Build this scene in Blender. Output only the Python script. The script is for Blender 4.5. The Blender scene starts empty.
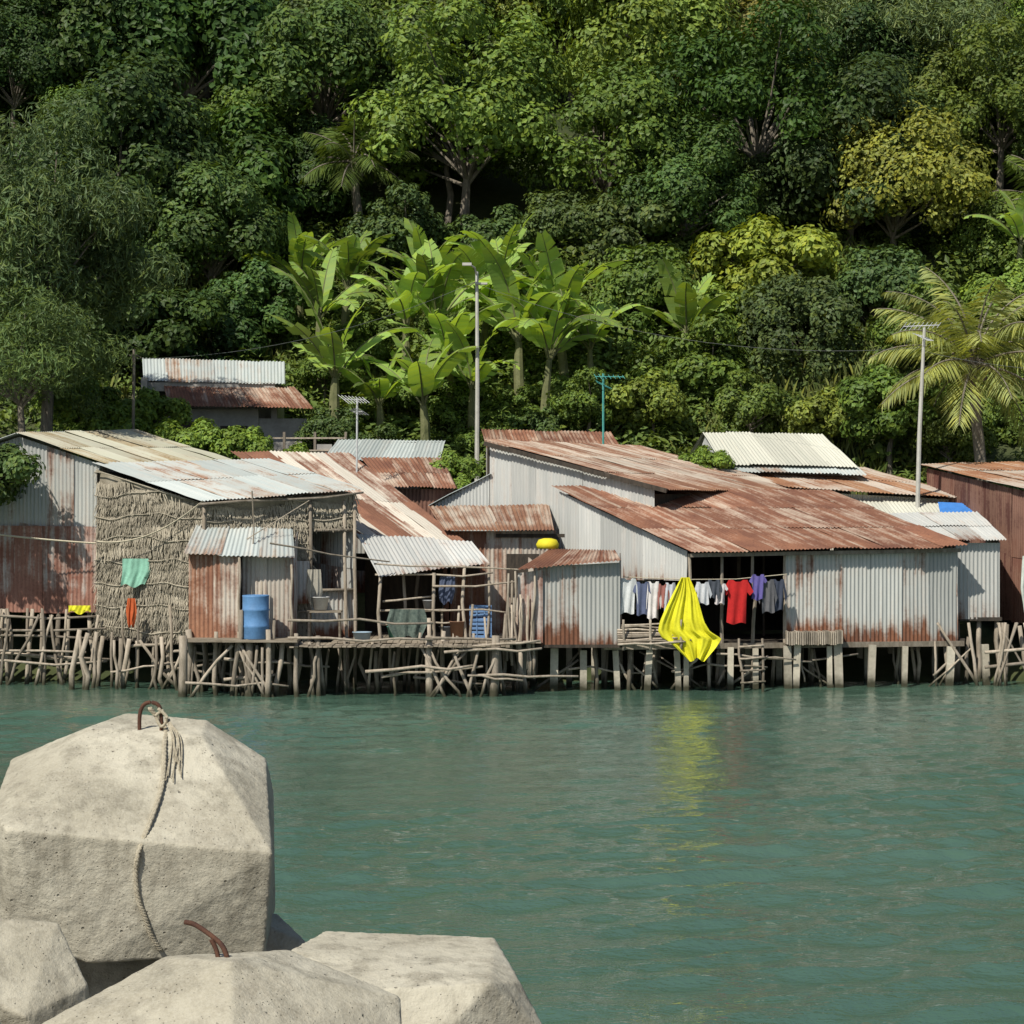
import bpy, bmesh, math, random
import numpy as np
from mathutils import Vector
from mathutils.bvhtree import BVHTree
rng=np.random.default_rng(11); random.seed(11)
scene=bpy.context.scene
R_=random.uniform
def unit(a):
    a=np.asarray(a,float); return a/(np.linalg.norm(a,axis=-1,keepdims=True)+1e-9)

# ------------------------------------------------------------ materials
def new_mat(name):
    m=bpy.data.materials.new(name); m.use_nodes=True
    nt=m.node_tree; nt.nodes.clear()
    return m,nt,nt.nodes.new('ShaderNodeOutputMaterial')
def setin(nt,n,key,v):
    s=n.inputs[key]
    if isinstance(v,bpy.types.NodeSocket): nt.links.new(v,s)
    else: s.default_value=v
def ma(nt,op,a,b=0.0,clamp=False):
    n=nt.nodes.new('ShaderNodeMath'); n.operation=op; n.use_clamp=clamp
    setin(nt,n,0,a); setin(nt,n,1,b); return n.outputs[0]
def vm(nt,op,a,b):
    n=nt.nodes.new('ShaderNodeVectorMath'); n.operation=op
    setin(nt,n,0,a); setin(nt,n,1,b); return n.outputs[0]
def noi(nt,vec,scale,detail=4,rough=.55):
    n=nt.nodes.new('ShaderNodeTexNoise'); setin(nt,n,'Vector',vec)
    n.inputs['Scale'].default_value=scale; n.inputs['Detail'].default_value=detail
    n.inputs['Roughness'].default_value=rough; return n.outputs[0]
def mr(nt,v,a,b,c=0.,d=1.):
    n=nt.nodes.new('ShaderNodeMapRange'); setin(nt,n,0,v)
    for i,x in enumerate((a,b,c,d)): n.inputs[i+1].default_value=x
    return n.outputs[0]
def mix(nt,f,a,b,mode='MIX'):
    n=nt.nodes.new('ShaderNodeMix'); n.data_type='RGBA'; n.blend_type=mode
    setin(nt,n,0,f)
    for k,v in ((6,a),(7,b)):
        if isinstance(v,tuple): v=(*v,1) if len(v)==3 else v
        setin(nt,n,k,v)
    return n.outputs[2]
def prin(nt,out,col,rough=.7,spec=.3,metal=0.,bump=None,bs=.3,bd=.02):
    p=nt.nodes.new('ShaderNodeBsdfPrincipled')
    if isinstance(col,tuple): col=(*col,1)
    setin(nt,p,'Base Color',col); setin(nt,p,'Roughness',rough)
    p.inputs['Specular IOR Level'].default_value=spec; p.inputs['Metallic'].default_value=metal
    if bump is not None:
        b=nt.nodes.new('ShaderNodeBump'); b.inputs['Strength'].default_value=bs; b.inputs['Distance'].default_value=bd
        nt.links.new(bump,b.inputs['Height']); nt.links.new(b.outputs[0],p.inputs['Normal'])
    nt.links.new(p.outputs[0],out.inputs[0]); return p
def objco(nt):
    return nt.nodes.new('ShaderNodeTexCoord').outputs['Object']
def mottled(name,c1,c2,scale=3,rough=.8,bump=.3,stretch=(1,1,1),spec=.25,wet=False,tint=0.):
    m,nt,out=new_mat(name); co=vm(nt,'MULTIPLY',objco(nt),stretch)
    n1=noi(nt,co,scale,6,.6); n2=noi(nt,co,scale*6,5,.65)
    f=mr(nt,ma(nt,'ADD',ma(nt,'MULTIPLY',n1,.65),ma(nt,'MULTIPLY',n2,.35)),.36,.64)
    c=mix(nt,f,c1,c2)
    if tint>0:
        a=nt.nodes.new('ShaderNodeAttribute'); a.attribute_name='tint'
        g=nt.nodes.new('ShaderNodeCombineColor'); v=mr(nt,a.outputs['Fac'],0,1,1-tint,1+tint)
        for i in range(3): nt.links.new(v,g.inputs[i])
        c=mix(nt,1.0,c,g.outputs[0],'MULTIPLY')
    if wet:
        s=nt.nodes.new('ShaderNodeSeparateXYZ'); nt.links.new(objco(nt),s.inputs[0])
        w=mr(nt,ma(nt,'ADD',s.outputs[2],ma(nt,'MULTIPLY',n1,.4)),.3,.6,0,1)
        c=mix(nt,w,(.05,.048,.03),c)
    prin(nt,out,c,rough,spec,0,n2,bump,.02); return m
def corrmat(name,g1,g2,r1,r2,bias=0.,tw=.3,bottom=0.,metal=.0,rough=.55):
    m,nt,out=new_mat(name)
    uv=nt.nodes.new('ShaderNodeUVMap'); uv.uv_map='m'
    un=nt.nodes.new('ShaderNodeUVMap'); un.uv_map='n'
    at=nt.nodes.new('ShaderNodeAttribute'); at.attribute_name='tint'; t=at.outputs['Fac']
    base=vm(nt,'ADD',uv.outputs[0],ma(nt,'MULTIPLY',t,37.))
    n1=noi(nt,vm(nt,'MULTIPLY',base,(5.5,.3,1)),1,6,.65)
    n2=noi(nt,base,1.1,6,.6); n3=noi(nt,base,14,4,.6)
    s=nt.nodes.new('ShaderNodeSeparateXYZ'); nt.links.new(un.outputs[0],s.inputs[0])
    bt=ma(nt,'MULTIPLY',mr(nt,s.outputs[1],0,.3,1,0),bottom)
    v=ma(nt,'ADD',ma(nt,'MULTIPLY',n1,.6),ma(nt,'MULTIPLY',n2,.32))
    v=ma(nt,'ADD',v,ma(nt,'MULTIPLY',n3,.12))
    v=ma(nt,'ADD',v,ma(nt,'MULTIPLY',ma(nt,'SUBTRACT',t,.5),tw))
    v=ma(nt,'ADD',ma(nt,'ADD',v,bias),bt)
    mask=mr(nt,v,.49,.62)
    galv=mix(nt,mr(nt,n1,.35,.65),g1,g2)
    galv=mix(nt,mr(nt,v,.4,.55,0,.35),galv,(.34,.23,.16))
    rust=mix(nt,mr(nt,n2,.35,.7),r1,r2)
    rust=mix(nt,mr(nt,n3,.5,.75,0,.5),rust,(.09,.04,.028))
    c=mix(nt,mask,galv,rust)
    g=nt.nodes.new('ShaderNodeCombineColor'); tv=mr(nt,ma(nt,'FRACT',ma(nt,'MULTIPLY',t,7.3)),0,1,.84,1.14)
    for i in range(3): nt.links.new(tv,g.inputs[i])
    c=mix(nt,1.,c,g.outputs[0],'MULTIPLY')
    rg=mix(nt,mask,(rough,)*3,(.85,)*3)
    prin(nt,out,c,rg,.3,metal,n3,.12,.01); return m
RU1=(.23,.1,.055); RU2=(.13,.058,.036)
GALV=corrmat('galvanised_sheet',(.36,.37,.355),(.5,.5,.47),RU1,RU2,-.105,.2,.28)
GALVC=corrmat('galvanised_clean',(.41,.42,.405),(.53,.53,.505),RU1,RU2,-.15,.14,.14)
ROOFRUST=corrmat('rusty_roof_sheet',(.42,.34,.27),(.5,.42,.35),(.26,.12,.07),(.14,.062,.042),.085,.1,.05)
ROOFRUST2=corrmat('half_rusty_roof_sheet',(.45,.39,.32),(.54,.48,.4),(.29,.155,.09),(.19,.088,.055),.02,.12,.1)
ROOFSTRIPE=corrmat('striped_roof_sheet',(.5,.46,.39),(.58,.54,.47),(.24,.115,.072),(.15,.07,.046),.065,.6,0)
ROOFGREY=corrmat('grey_roof_sheet',(.37,.41,.4),(.47,.5,.48),(.33,.24,.15),RU1,-.11,.2,.05)
ROOFYEL=corrmat('lichen_roof_sheet',(.45,.44,.33),(.49,.49,.4),(.36,.31,.18),(.3,.22,.12),-.04,.2,.05)
ROOFWHITE=corrmat('pale_roof_sheet',(.48,.48,.41),(.56,.55,.47),(.4,.33,.22),RU1,-.2,.1,0)
ROOFORANGE=corrmat('orange_roof_sheet',(.46,.4,.34),(.52,.46,.39),(.36,.19,.1),(.24,.11,.062),.045,.2,0)
PINK=corrmat('stained_wall_sheet',(.46,.45,.43),(.56,.54,.51),(.3,.16,.12),(.21,.09,.062),.06,.32,.14)
RUSTWALL=corrmat('rusty_wall_sheet',(.48,.44,.38),(.54,.5,.44),(.3,.15,.09),(.19,.086,.056),.02,.2,.1)
BROWNWALL=corrmat('brown_wall_sheet',(.15,.07,.05),(.19,.09,.07),(.12,.05,.038),(.08,.033,.027),.0,.2,0)
WOOD=mottled('weathered_wood',(.21,.175,.13),(.4,.345,.28),2.5,.9,.5,(3,3,.8),wet=True,tint=.4)
POST=mottled('pale_pile',(.32,.29,.23),(.52,.47,.38),2.2,.9,.4,wet=True,tint=.25)
PLANK=mottled('deck_plank',(.17,.14,.1),(.33,.28,.22),2,.9,.4,(1,6,6),tint=.35)
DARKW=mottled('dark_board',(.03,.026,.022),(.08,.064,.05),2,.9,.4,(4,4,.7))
THATCH=mottled('nipa_thatch',(.25,.22,.165),(.42,.375,.295),3,.95,.4,tint=.3)
BARK=mottled('bark',(.12,.1,.08),(.27,.24,.19),3,.9,.5,(3,3,.7))
CONC=mottled('hill_house_concrete',(.28,.27,.25),(.42,.4,.37),2,.9,.3)
RUSTM=mottled('rebar_rust',(.05,.025,.02),(.13,.06,.035),20,.8,.4)
POLE=mottled('painted_pole',(.38,.37,.33),(.52,.51,.46),3,.6,.2)
METAL=mottled('antenna_metal',(.4,.42,.42),(.55,.56,.56),5,.4,.1)
CABLE=mottled('cable_rubber',(.07,.08,.07),(.13,.14,.13),5,.6,.1)
TEAL=mottled('antenna_teal',(.05,.25,.23),(.1,.36,.32),5,.5,.1)
def flat(name,c,rough=.7): 
    return mottled(name,tuple(x*.8 for x in c),tuple(min(1,x*1.12) for x in c),4,rough,.25)
ROPE=mottled('rope_fibre',(.46,.4,.29),(.7,.63,.48),45,.95,.8)
NET=mottled('fishing_net',(.06,.09,.08),(.16,.2,.17),14,.95,.9)
def concrete_block_mat():
    m,nt,out=new_mat('cast_concrete'); co=objco(nt)
    n1=noi(nt,co,1.3,6,.6); n2=noi(nt,co,6,8,.7); n3=noi(nt,co,70,4,.6)
    vz=nt.nodes.new('ShaderNodeTexVoronoi'); setin(nt,vz,'Vector',co); vz.inputs['Scale'].default_value=42
    vz2=nt.nodes.new('ShaderNodeTexVoronoi'); setin(nt,vz2,'Vector',co); vz2.inputs['Scale'].default_value=13
    st=noi(nt,vm(nt,'MULTIPLY',co,(6,6,.8)),1,6,.65)
    c=mix(nt,mr(nt,n1,.38,.62),(.36,.33,.255),(.51,.475,.38))
    c=mix(nt,mr(nt,n2,.48,.66,0,.8),c,(.29,.26,.2))
    c=mix(nt,mr(nt,st,.49,.66,0,.75),c,(.21,.19,.145))
    pit=ma(nt,'MULTIPLY',mr(nt,vz.outputs['Distance'],.05,.17,1,0),mr(nt,n2,.44,.52))
    pit2=ma(nt,'MULTIPLY',mr(nt,vz2.outputs['Distance'],.06,.12,1,0),mr(nt,n1,.44,.51))
    pt=ma(nt,'MAXIMUM',pit,pit2)
    c=mix(nt,ma(nt,'MULTIPLY',pt,.75),c,(.1,.09,.07))
    c=mix(nt,mr(nt,n3,.4,.7,0,.35),c,(.54,.51,.42))
    h=ma(nt,'SUBTRACT',ma(nt,'ADD',ma(nt,'MULTIPLY',n2,.8),ma(nt,'MULTIPLY',n3,.4)),ma(nt,'MULTIPLY',pt,.9))
    prin(nt,out,c,.92,.2,0,h,.7,.017); return m
CBLK=concrete_block_mat()

def leafmat(name,trans=.3,hue=(1.3,1.12,.65)):
    m,nt,out=new_mat(name)
    oi=nt.nodes.new('ShaderNodeObjectInfo')
    at=nt.nodes.new('ShaderNodeAttribute'); at.attribute_name='tint'; t=at.outputs['Fac']
    g=nt.nodes.new('ShaderNodeCombineColor'); v=mr(nt,t,0,1,.45,1.55)
    for i in range(3): nt.links.new(v,g.inputs[i])
    c=mix(nt,1.,oi.outputs['Color'],g.outputs[0],'MULTIPLY')
    c=mix(nt,mr(nt,ma(nt,'FRACT',ma(nt,'MULTIPLY',t,13.7)),.4,1,0,1),c,mix(nt,1.,c,hue,'MULTIPLY'))
    p=nt.nodes.new('ShaderNodeBsdfPrincipled'); nt.links.new(c,p.inputs['Base Color'])
    p.inputs['Roughness'].default_value=.5; p.inputs['Specular IOR Level'].default_value=.22
    tr=nt.nodes.new('ShaderNodeBsdfTranslucent')
    nt.links.new(mix(nt,1.,c,(1.6,1.5,.5),'MULTIPLY'),tr.inputs[0])
    ms=nt.nodes.new('ShaderNodeMixShader'); ms.inputs[0].default_value=trans
    nt.links.new(p.outputs[0],ms.inputs[1]); nt.links.new(tr.outputs[0],ms.inputs[2])
    nt.links.new(ms.outputs[0],out.inputs[0]); return m
LEAF=leafmat('foliage',.2)

# ------------------------------------------------------------ mesh helpers
def build(name,V,F,mats,parent=None,tint=None,uv=None,uvn=None,smooth=False,mi=None,link=True):
    me=bpy.data.meshes.new(name)
    V=np.asarray(V,np.float32); F=np.asarray(F,np.int32); k=F.shape[1]
    me.vertices.add(len(V)); me.vertices.foreach_set('co',V.ravel())
    me.loops.add(F.size); me.loops.foreach_set('vertex_index',F.ravel())
    me.polygons.add(len(F)); me.polygons.foreach_set('loop_start',np.arange(0,F.size,k,dtype=np.int32))
    me.update(calc_edges=True)
    if tint is not None:
        a=me.attributes.new('tint','FLOAT','FACE'); a.data.foreach_set('value',np.asarray(tint,np.float32))
    for nm,u in (('m',uv),('n',uvn)):
        if u is not None:
            l=me.uv_layers.new(name=nm); l.data.foreach_set('uv',np.asarray(u,np.float32)[F.ravel()].ravel())
    for m in (mats if isinstance(mats,(list,tuple)) else [mats]): me.materials.append(m)
    if mi is not None: me.polygons.foreach_set('material_index',np.asarray(mi,np.int32))
    me.polygons.foreach_set('use_smooth',np.full(len(F),smooth))
    me.update()
    if not link: return me
    o=bpy.data.objects.new(name,me); scene.collection.objects.link(o)
    if parent: o.parent=parent
    return o
def empty(name,parent=None):
    o=bpy.data.objects.new(name,None); scene.collection.objects.link(o); o.empty_display_size=.5
    if parent: o.parent=parent
    return o
class Acc:
    def __init__(s): s.V=[];s.F=[];s.t=[];s.n=0
    def add(s,V,F,t=None):
        V=np.asarray(V,float); F=np.asarray(F,int)
        s.V.append(V); s.F.append(F+s.n); s.n+=len(V)
        t=random.random() if t is None else t
        s.t.append(np.full(len(F),t) if np.isscalar(t) else np.asarray(t))
    def tube(s,pts,rad,seg=6,t=None):
        P=np.asarray(pts,float); n=len(P); rad=np.broadcast_to(np.asarray(rad,float),(n,))
        T=np.gradient(P,axis=0); T=unit(T)
        up=np.array([0,0,1.]) if abs(T[0][2])<.8 else np.array([1.,0,0])
        P=np.vstack([P[:1],P,P[-1:]]); T=np.vstack([T[:1],T,T[-1:]]); rad=np.concatenate([[.0005],rad,[.0005]])
        A=unit(np.cross(T,up)); B=np.cross(T,A); th=np.linspace(0,2*np.pi,seg,endpoint=False)
        V=(P[:,None,:]+rad[:,None,None]*(np.cos(th)[None,:,None]*A[:,None,:]+np.sin(th)[None,:,None]*B[:,None,:])).reshape(-1,3)
        F=[]
        for i in range(n+1):
            for j in range(seg):
                k=(j+1)%seg; F.append([i*seg+j,i*seg+k,(i+1)*seg+k,(i+1)*seg+j])
        s.add(V,F,t)
    def stick(s,p,q,r,bend=.04,seg=6,t=None):
        p=np.array(p,float);q=np.array(q,float); L=np.linalg.norm(q-p)
        ts=np.linspace(0,1,5)[:,None]; w=np.random.RandomState(random.randint(0,9**8)).normal(0,1,(5,3))*bend*L*.3; w[0]=0;w[-1]=0
        s.tube(p+(q-p)*ts+w,np.linspace(r*1.1,r*.85,5)*np.array([1,.95+R_(0,.1),1,.95+R_(0,.1),1]),seg,t)
    def box(s,c,d,rz=0,t=None):
        c=np.array(c,float); h=np.array(d,float)/2
        V=np.array([[x,y,z] for z in(-1,1) for y in(-1,1) for x in(-1,1)])*h
        cz,sz=math.cos(rz),math.sin(rz); V=np.stack([V[:,0]*cz-V[:,1]*sz,V[:,0]*sz+V[:,1]*cz,V[:,2]],1)+c
        s.add(V,[[0,2,3,1],[4,5,7,6],[0,1,5,4],[2,6,7,3],[0,4,6,2],[1,3,7,5]],t)
    def beam(s,p,q,w,h,t=None):
        p=np.array(p,float);q=np.array(q,float); d=unit(q-p)
        up=np.array([0,0,1.]) if abs(d[2])<.9 else np.array([0,1.,0])
        a=unit(np.cross(d,up)); b=np.cross(a,d)
        V=[e+a*sx*w/2+b*sz*h/2 for e in(p,q) for sz in(-1,1) for sx in(-1,1)]
        s.add(V,[[0,2,3,1],[4,5,7,6],[0,1,5,4],[2,6,7,3],[0,4,6,2],[1,3,7,5]],t)
    def quad(s,a,b,c,d,t=None): s.add([a,b,c,d],[[0,1,2,3]],t)
    def lathe(s,c,prof,seg=20,t=None):
        V=[];F=[]
        for r,z in prof:
            for j in range(seg):
                a=2*math.pi*j/seg; V.append([c[0]+r*math.cos(a),c[1]+r*math.sin(a),c[2]+z])
        for i in range(len(prof)-1):
            for j in range(seg):
                k=(j+1)%seg; F.append([i*seg+j,i*seg+k,(i+1)*seg+k,(i+1)*seg+j])
        s.add(V,F,t)
    def obj(s,name,mat,parent=None,smooth=False,link=True):
        return build(name,np.vstack(s.V),np.vstack(s.F),mat,parent,np.concatenate(s.t),smooth=smooth,link=link)

def corr(name,p00,p10,p11,p01,mat,parent,pw=.85,course=2.0,amp=.017,per=.115,ragged=.06):
    """corrugated sheets: p00->p10 = lower edge, p01->p11 = upper edge, ribs run low->high"""
    p00,p10,p11,p01=[np.array(p,float) for p in(p00,p10,p11,p01)]
    n=unit(np.cross(p10-p00,p01-p00))
    if (abs(n[2])>.25 and n[2]<0) or (abs(n[2])<=.25 and n[1]>0): n=-n
    lu=max(np.linalg.norm(p10-p00),np.linalg.norm(p11-p01)); lv=(np.linalg.norm(p01-p00)+np.linalg.norm(p11-p10))/2
    nu=max(1,round(lu/pw)); nv=max(1,round(lv/course))
    VV=[];FF=[];TT=[];U=[];UN=[];k=0
    for i in range(nu):
        for j in range(nv):
            u0=max(0,i/nu-.03/lu); u1=min(1,(i+1)/nu+.03/lu)
            v0=j/nv-(.08/lv if j else R_(0,ragged)/lv); v1=(j+1)/nv
            cols=max(4,int((u1-u0)*lu/per*6)); rows=max(2,int((v1-v0)*lv/.6))
            uu=np.linspace(u0,u1,cols+1); vv=np.linspace(v0,v1,rows+1)
            uu2,vv2=np.meshgrid(uu,vv); a=uu2[...,None]; b=vv2[...,None]
            P=(1-a)*(1-b)*p00+a*(1-b)*p10+a*b*p11+(1-a)*b*p01
            off=(i%2)*.007+j*.012+R_(0,.006)
            dent=np.repeat(rng.normal(0,.009,(rows+1,1)),cols+1,1)+np.linspace(R_(-.014,.014),R_(-.014,.014),cols+1)[None]
            w=amp*np.sin(uu2*lu/per*2*math.pi)+off+dent
            P=P+w[...,None]*n
            idx=np.arange((rows+1)*(cols+1)).reshape(rows+1,cols+1)+k
            FF.append(np.stack([idx[:-1,:-1],idx[:-1,1:],idx[1:,1:],idx[1:,:-1]],-1).reshape(-1,4))
            VV.append(P.reshape(-1,3)); k+=P.shape[0]*P.shape[1]
            TT.append(np.full(rows*cols,random.random()))
            U.append(np.stack([uu2*lu,vv2*lv],-1).reshape(-1,2)); UN.append(np.stack([uu2,vv2],-1).reshape(-1,2))
    return build(name,np.vstack(VV),np.vstack(FF),mat,parent,np.concatenate(TT),np.vstack(U),np.vstack(UN),smooth=True)
def cwall(name,a,b,z0,za,zb,mat,parent,**k):
    return corr(name,(a[0],a[1],z0),(b[0],b[1],z0),(b[0],b[1],zb),(a[0],a[1],za),mat,parent,**k)
def bwall(acc,a,b,z0,z1,th=.06):
    ax=np.array([a[0],a[1],(z0+z1)/2]); bx=np.array([b[0],b[1],(z0+z1)/2]); acc.beam(ax,bx,th,z1-z0)
def thatch(name,a,b,z0,za,zb,parent,row=.3):
    a=np.array(a,float);b=np.array(b,float);L=np.linalg.norm(b-a);d=(b-a)/L; n=np.array([d[1],-d[0]]); n=n if n[1]<0 else -n
    A=Acc(); m=n*-.04
    A.quad((*(a+m),z0),(*(b+m),z0),(*(b+m),zb),(*(a+m),za),.3)
    zt=max(za,zb); r=0; z=zt
    while z>z0+.1:
        x=0; ph=R_(0,6); am=R_(.03,.08); lean=R_(-.12,.12)
        def wav(x): return am*math.sin(x*1.9+ph)+.03*math.sin(x*5+ph*2)
        while x<L:
            top=za+(zb-za)*x/L
            zz=z+wav(x)+R_(-.03,.03)
            if zz<=top+.03:
                ln=R_(.24,.4); w=R_(.02,.042); sl=lean+R_(-.16,.16); o=.03+R_(0,.02); o2=.1+R_(0,.05)
                zb2=max(zz-ln,z0-R_(0,.35))
                p=a+d*x; q=a+d*(x+w); p2=a+d*(x+sl); q2=a+d*(x+sl+w*.6)
                A.quad((*(p+n*o),zz),(*(q+n*o),zz+.01),(*(q2+n*o2),zb2+.02),(*(p2+n*o2),zb2),.5+.5*math.sin(x*1.3+r*2)*.6+R_(-.2,.2))
            x+=R_(.009,.022)
        if r%2==0:
            pts=[(*(a+d*t*L+n*.1),min(z+wav(t*L)-.06,za+(zb-za)*t)) for t in np.linspace(0,1,14)]
            A.tube(pts,.018,5,R_(.3,.7))
        z-=row*R_(.9,1.1); r+=1
    return A.obj(name,THATCH,parent)

# ------------------------------------------------------------ world, sun, camera
SE=math.radians(48); AZ=math.radians(214)
w=bpy.data.worlds.new('World'); scene.world=w; w.use_nodes=True
nt=w.node_tree; bg=nt.nodes['Background']; sk=nt.nodes.new('ShaderNodeTexSky'); sk.sky_type='NISHITA'; sk.sun_disc=False
sk.sun_elevation=SE; sk.sun_rotation=AZ; nt.links.new(sk.outputs[0],bg.inputs[0]); bg.inputs[1].default_value=.085
sd=Vector((math.sin(AZ)*math.cos(SE),math.cos(AZ)*math.cos(SE),math.sin(SE)))
sl=bpy.data.lights.new('sun','SUN'); sl.energy=5.0; sl.angle=math.radians(.5); sl.color=(1,.95,.84)
so=bpy.data.objects.new('sun',sl); so.rotation_euler=sd.to_track_quat('Z','Y').to_euler(); so.location=(0,0,60); scene.collection.objects.link(so)
cam=bpy.data.cameras.new('camera'); cam.lens=80.16; cam.sensor_width=36; cam.clip_start=.1; cam.clip_end=3000
co_=bpy.data.objects.new('camera',cam); co_.location=(0,0,4.7); co_.rotation_euler=(math.radians(90),0,0); scene.collection.objects.link(co_); scene.camera=co_
scene.view_settings.view_transform='Standard'; scene.view_settings.look='None'; scene.view_settings.exposure=0

# ------------------------------------------------------------ terrain + water
def th(x,y):
    x=np.asarray(x,float);y=np.asarray(y,float)
    z=np.interp(y,[50,62.3,64.3,68,72,77,130,170,260],[-3,-.6,.5,1.6,3,6.8,41,58,60])
    k=np.clip((y-72)/12,0,1)
    return z+k*(1.0*np.sin(x*.21+y*.07)+.6*np.sin(x*.47-y*.23+1))+.12*np.sin(x*1.7)*np.sin(y*1.3)
xs=np.arange(-120,121,1.25); ys=np.concatenate([np.arange(52,100,.8),np.arange(100,262,3)])
XX,YY=np.meshgrid(xs,ys); ZZ=th(XX,YY)
idx=np.arange(XX.size).reshape(XX.shape)
GROUND=mottled('hill_soil',(.03,.045,.016),(.075,.085,.035),.6,.95,.6)
build('hillside_ground',np.stack([XX,YY,ZZ],-1).reshape(-1,3),np.stack([idx[:-1,:-1],idx[:-1,1:],idx[1:,1:],idx[1:,:-1]],-1).reshape(-1,4),GROUND,smooth=True)
m,nt,out=new_mat('sea_water'); co=objco(nt)
big=noi(nt,co,.09,3,.5)
c=mix(nt,mr(nt,big,.35,.65),(.056,.112,.08),(.072,.132,.095))
fine=noi(nt,vm(nt,'MULTIPLY',co,(.7,1.0,1)),9,3,.6)
prin(nt,out,c,.045,.5,0,fine,1.,.025)
# the near and middle water is a real rippled surface (sum of short wind waves), the rest a flat sheet
def wave(x,y):
    z=np.zeros_like(x); r=np.random.RandomState(4)
    for i in range(46):
        lam=10**r.uniform(math.log10(.32),math.log10(2.2)); a=r.normal(math.radians(-78),.5); k=2*math.pi/lam
        ph=r.uniform(0,6.28); am=.0078*lam**.8
        z+=am*np.sin(k*(x*math.cos(a)+y*math.sin(a))+ph+.9*np.sin(x*.31*(1+i%3)+ph*2+y*.17))
    gust=.55+.35*np.sin(x*.16+y*.11+1)*np.sin(y*.21-x*.07)+.3*np.sin(x*.05-y*.33)
    return z*np.clip(gust,.25,1.3)*np.interp(y,[12,45,58],[1,1,.6])
xs=np.arange(-19,19.01,.1); ys=np.concatenate([np.arange(12,40,.07),np.arange(40,70.01,.1)])
XX,YY=np.meshgrid(xs,ys); ZZ=wave(XX,YY)
ed=np.clip(np.minimum((19-np.abs(XX))/1.5,(YY-12)/1.5),0,1); ZZ*=ed
idx=np.arange(XX.size).reshape(XX.shape)
W=empty('sea_water')
build('rippled_surface',np.stack([XX,YY,ZZ],-1).reshape(-1,3),np.stack([idx[:-1,:-1],idx[:-1,1:],idx[1:,1:],idx[1:,:-1]],-1).reshape(-1,4),m,W,smooth=True)
x0,x1=float(xs[0]),float(xs[-1]); y1=float(ys[-1])
V=[(-600,-400,0),(600,-400,0),(600,12,0),(-600,12,0),(x0,12,0),(x1,12,0),(x0,y1,0),(x1,y1,0),(-600,y1,0),(600,y1,0)]
build('open_water',V,[[0,1,2,3],[3,4,6,8],[5,2,9,7]],m,W)

# ------------------------------------------------------------ vegetation
def leaves(C,Nr,L,W,spread=.5,droop=.2):
    n=len(C); nr=unit(Nr+rng.normal(0,spread,(n,3)))
    a=rng.normal(size=(n,3)); a[:,2]-=droop; a-=(a*nr).sum(1,keepdims=True)*nr; a=unit(a); b=np.cross(nr,a)
    l=(L*rng.uniform(.65,1.35,n))[:,None]; w=(W*rng.uniform(.7,1.3,n))[:,None]
    V=np.stack([C-a*l/2,C+b*w/2,C+a*l/2-nr*l*.12,C-b*w/2],1).reshape(-1,3)
    return V,np.arange(4*n).reshape(n,4)
def make_tree(name,R=4.,H=6.,flat=.85,ncl=46,nlv=430,L=.3,W=.16,rc=(.22,.4),spread=.32,droop=.2,asym=.2,low=-.5):
    d=unit(rng.normal(size=(ncl*3,3))); d=d[d[:,2]>low][:ncl]; ncl=len(d)
    rr=R*rng.uniform(.5,.92,(ncl,1)); C=d*rr*np.array([1,1,flat]); C[:,:2]+=rng.normal(0,asym,(1,2))*R*.3
    C*= (1+.22*np.sin(3*np.arctan2(d[:,1],d[:,0])+rng.uniform(0,6)))[:,None]
    VV=[];FF=[];TT=[];n=0
    for c in C:
        r=R*rng.uniform(*rc); m=int(nlv*(r/(R*.31))**2)
        e=unit(rng.normal(size=(m,3))+np.array([0,0,.3])); rad=r*(1-.45*rng.uniform(0,1,(m,1))**2.2)*(1+.2*np.sin(e[:,:1]*7+e[:,1:2]*5))
        P=c+e*rad*np.array([1,1,.72])
        V,F=leaves(P,e*1.1+np.array([0,-.15,.35])+c/R*.35,L,W,spread,droop)
        VV.append(V);FF.append(F+n);n+=len(V)
        TT.append(np.clip(rng.uniform(.1,.9)*.55+rng.uniform(0,1,m)*.4,0,1))
    VV=np.vstack(VV)+np.array([0,0,H]);FF=np.vstack(FF);TT=np.concatenate(TT)
    A=Acc(); top=np.array([0,0,H-R*.35]); r0=.045*R+.03
    A.tube([(0,0,-2.5),(.05*R,0,H*.25),(-.04*R,.03*R,H*.5),top],[r0*1.2,r0,r0*.8,r0*.55],8)
    for c in C[::2]:
        e=c*.85+np.array([0,0,H]); s=top+np.array([0,0,-R_(0,.4)*R*.5]); mid=(s+e)/2+np.array([R_(-.2,.2),R_(-.2,.2),R_(0,.3)])*R*.3
        A.tube([s,mid,e],[r0*.35,r0*.22,.02],5)
    tv=np.vstack(A.V);tf=np.vstack(A.F);tt=np.concatenate(A.t)
    return build(name,np.vstack([VV,tv]),np.vstack([FF,tf+len(VV)]),[LEAF,BARK],tint=np.concatenate([TT,tt]),
        mi=np.concatenate([np.zeros(len(FF)),np.ones(len(tf))]),link=False)
T={}
T['b0']=make_tree('broadleaf_a',4,6,.85,44,480,.26,.165)
T['b1']=make_tree('broadleaf_b',4,6,.95,52,470,.22,.14,rc=(.2,.36))
T['b2']=make_tree('broadleaf_c',4,6,.75,40,460,.32,.2,rc=(.2,.38))
T['d0']=make_tree('dense_a',4,6,.9,60,400,.24,.15,rc=(.17,.31))
T['d1']=make_tree('dense_b',4,6,1.05,40,520,.26,.16,rc=(.22,.42))
T['f0']=make_tree('feathery_a',4,6,.95,70,460,.32,.065,rc=(.16,.32),spread=.7,droop=.5)
T['f1']=make_tree('feathery_b',4,6,1.1,56,560,.36,.07,rc=(.2,.36),spread=.7,droop=.9)
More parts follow.
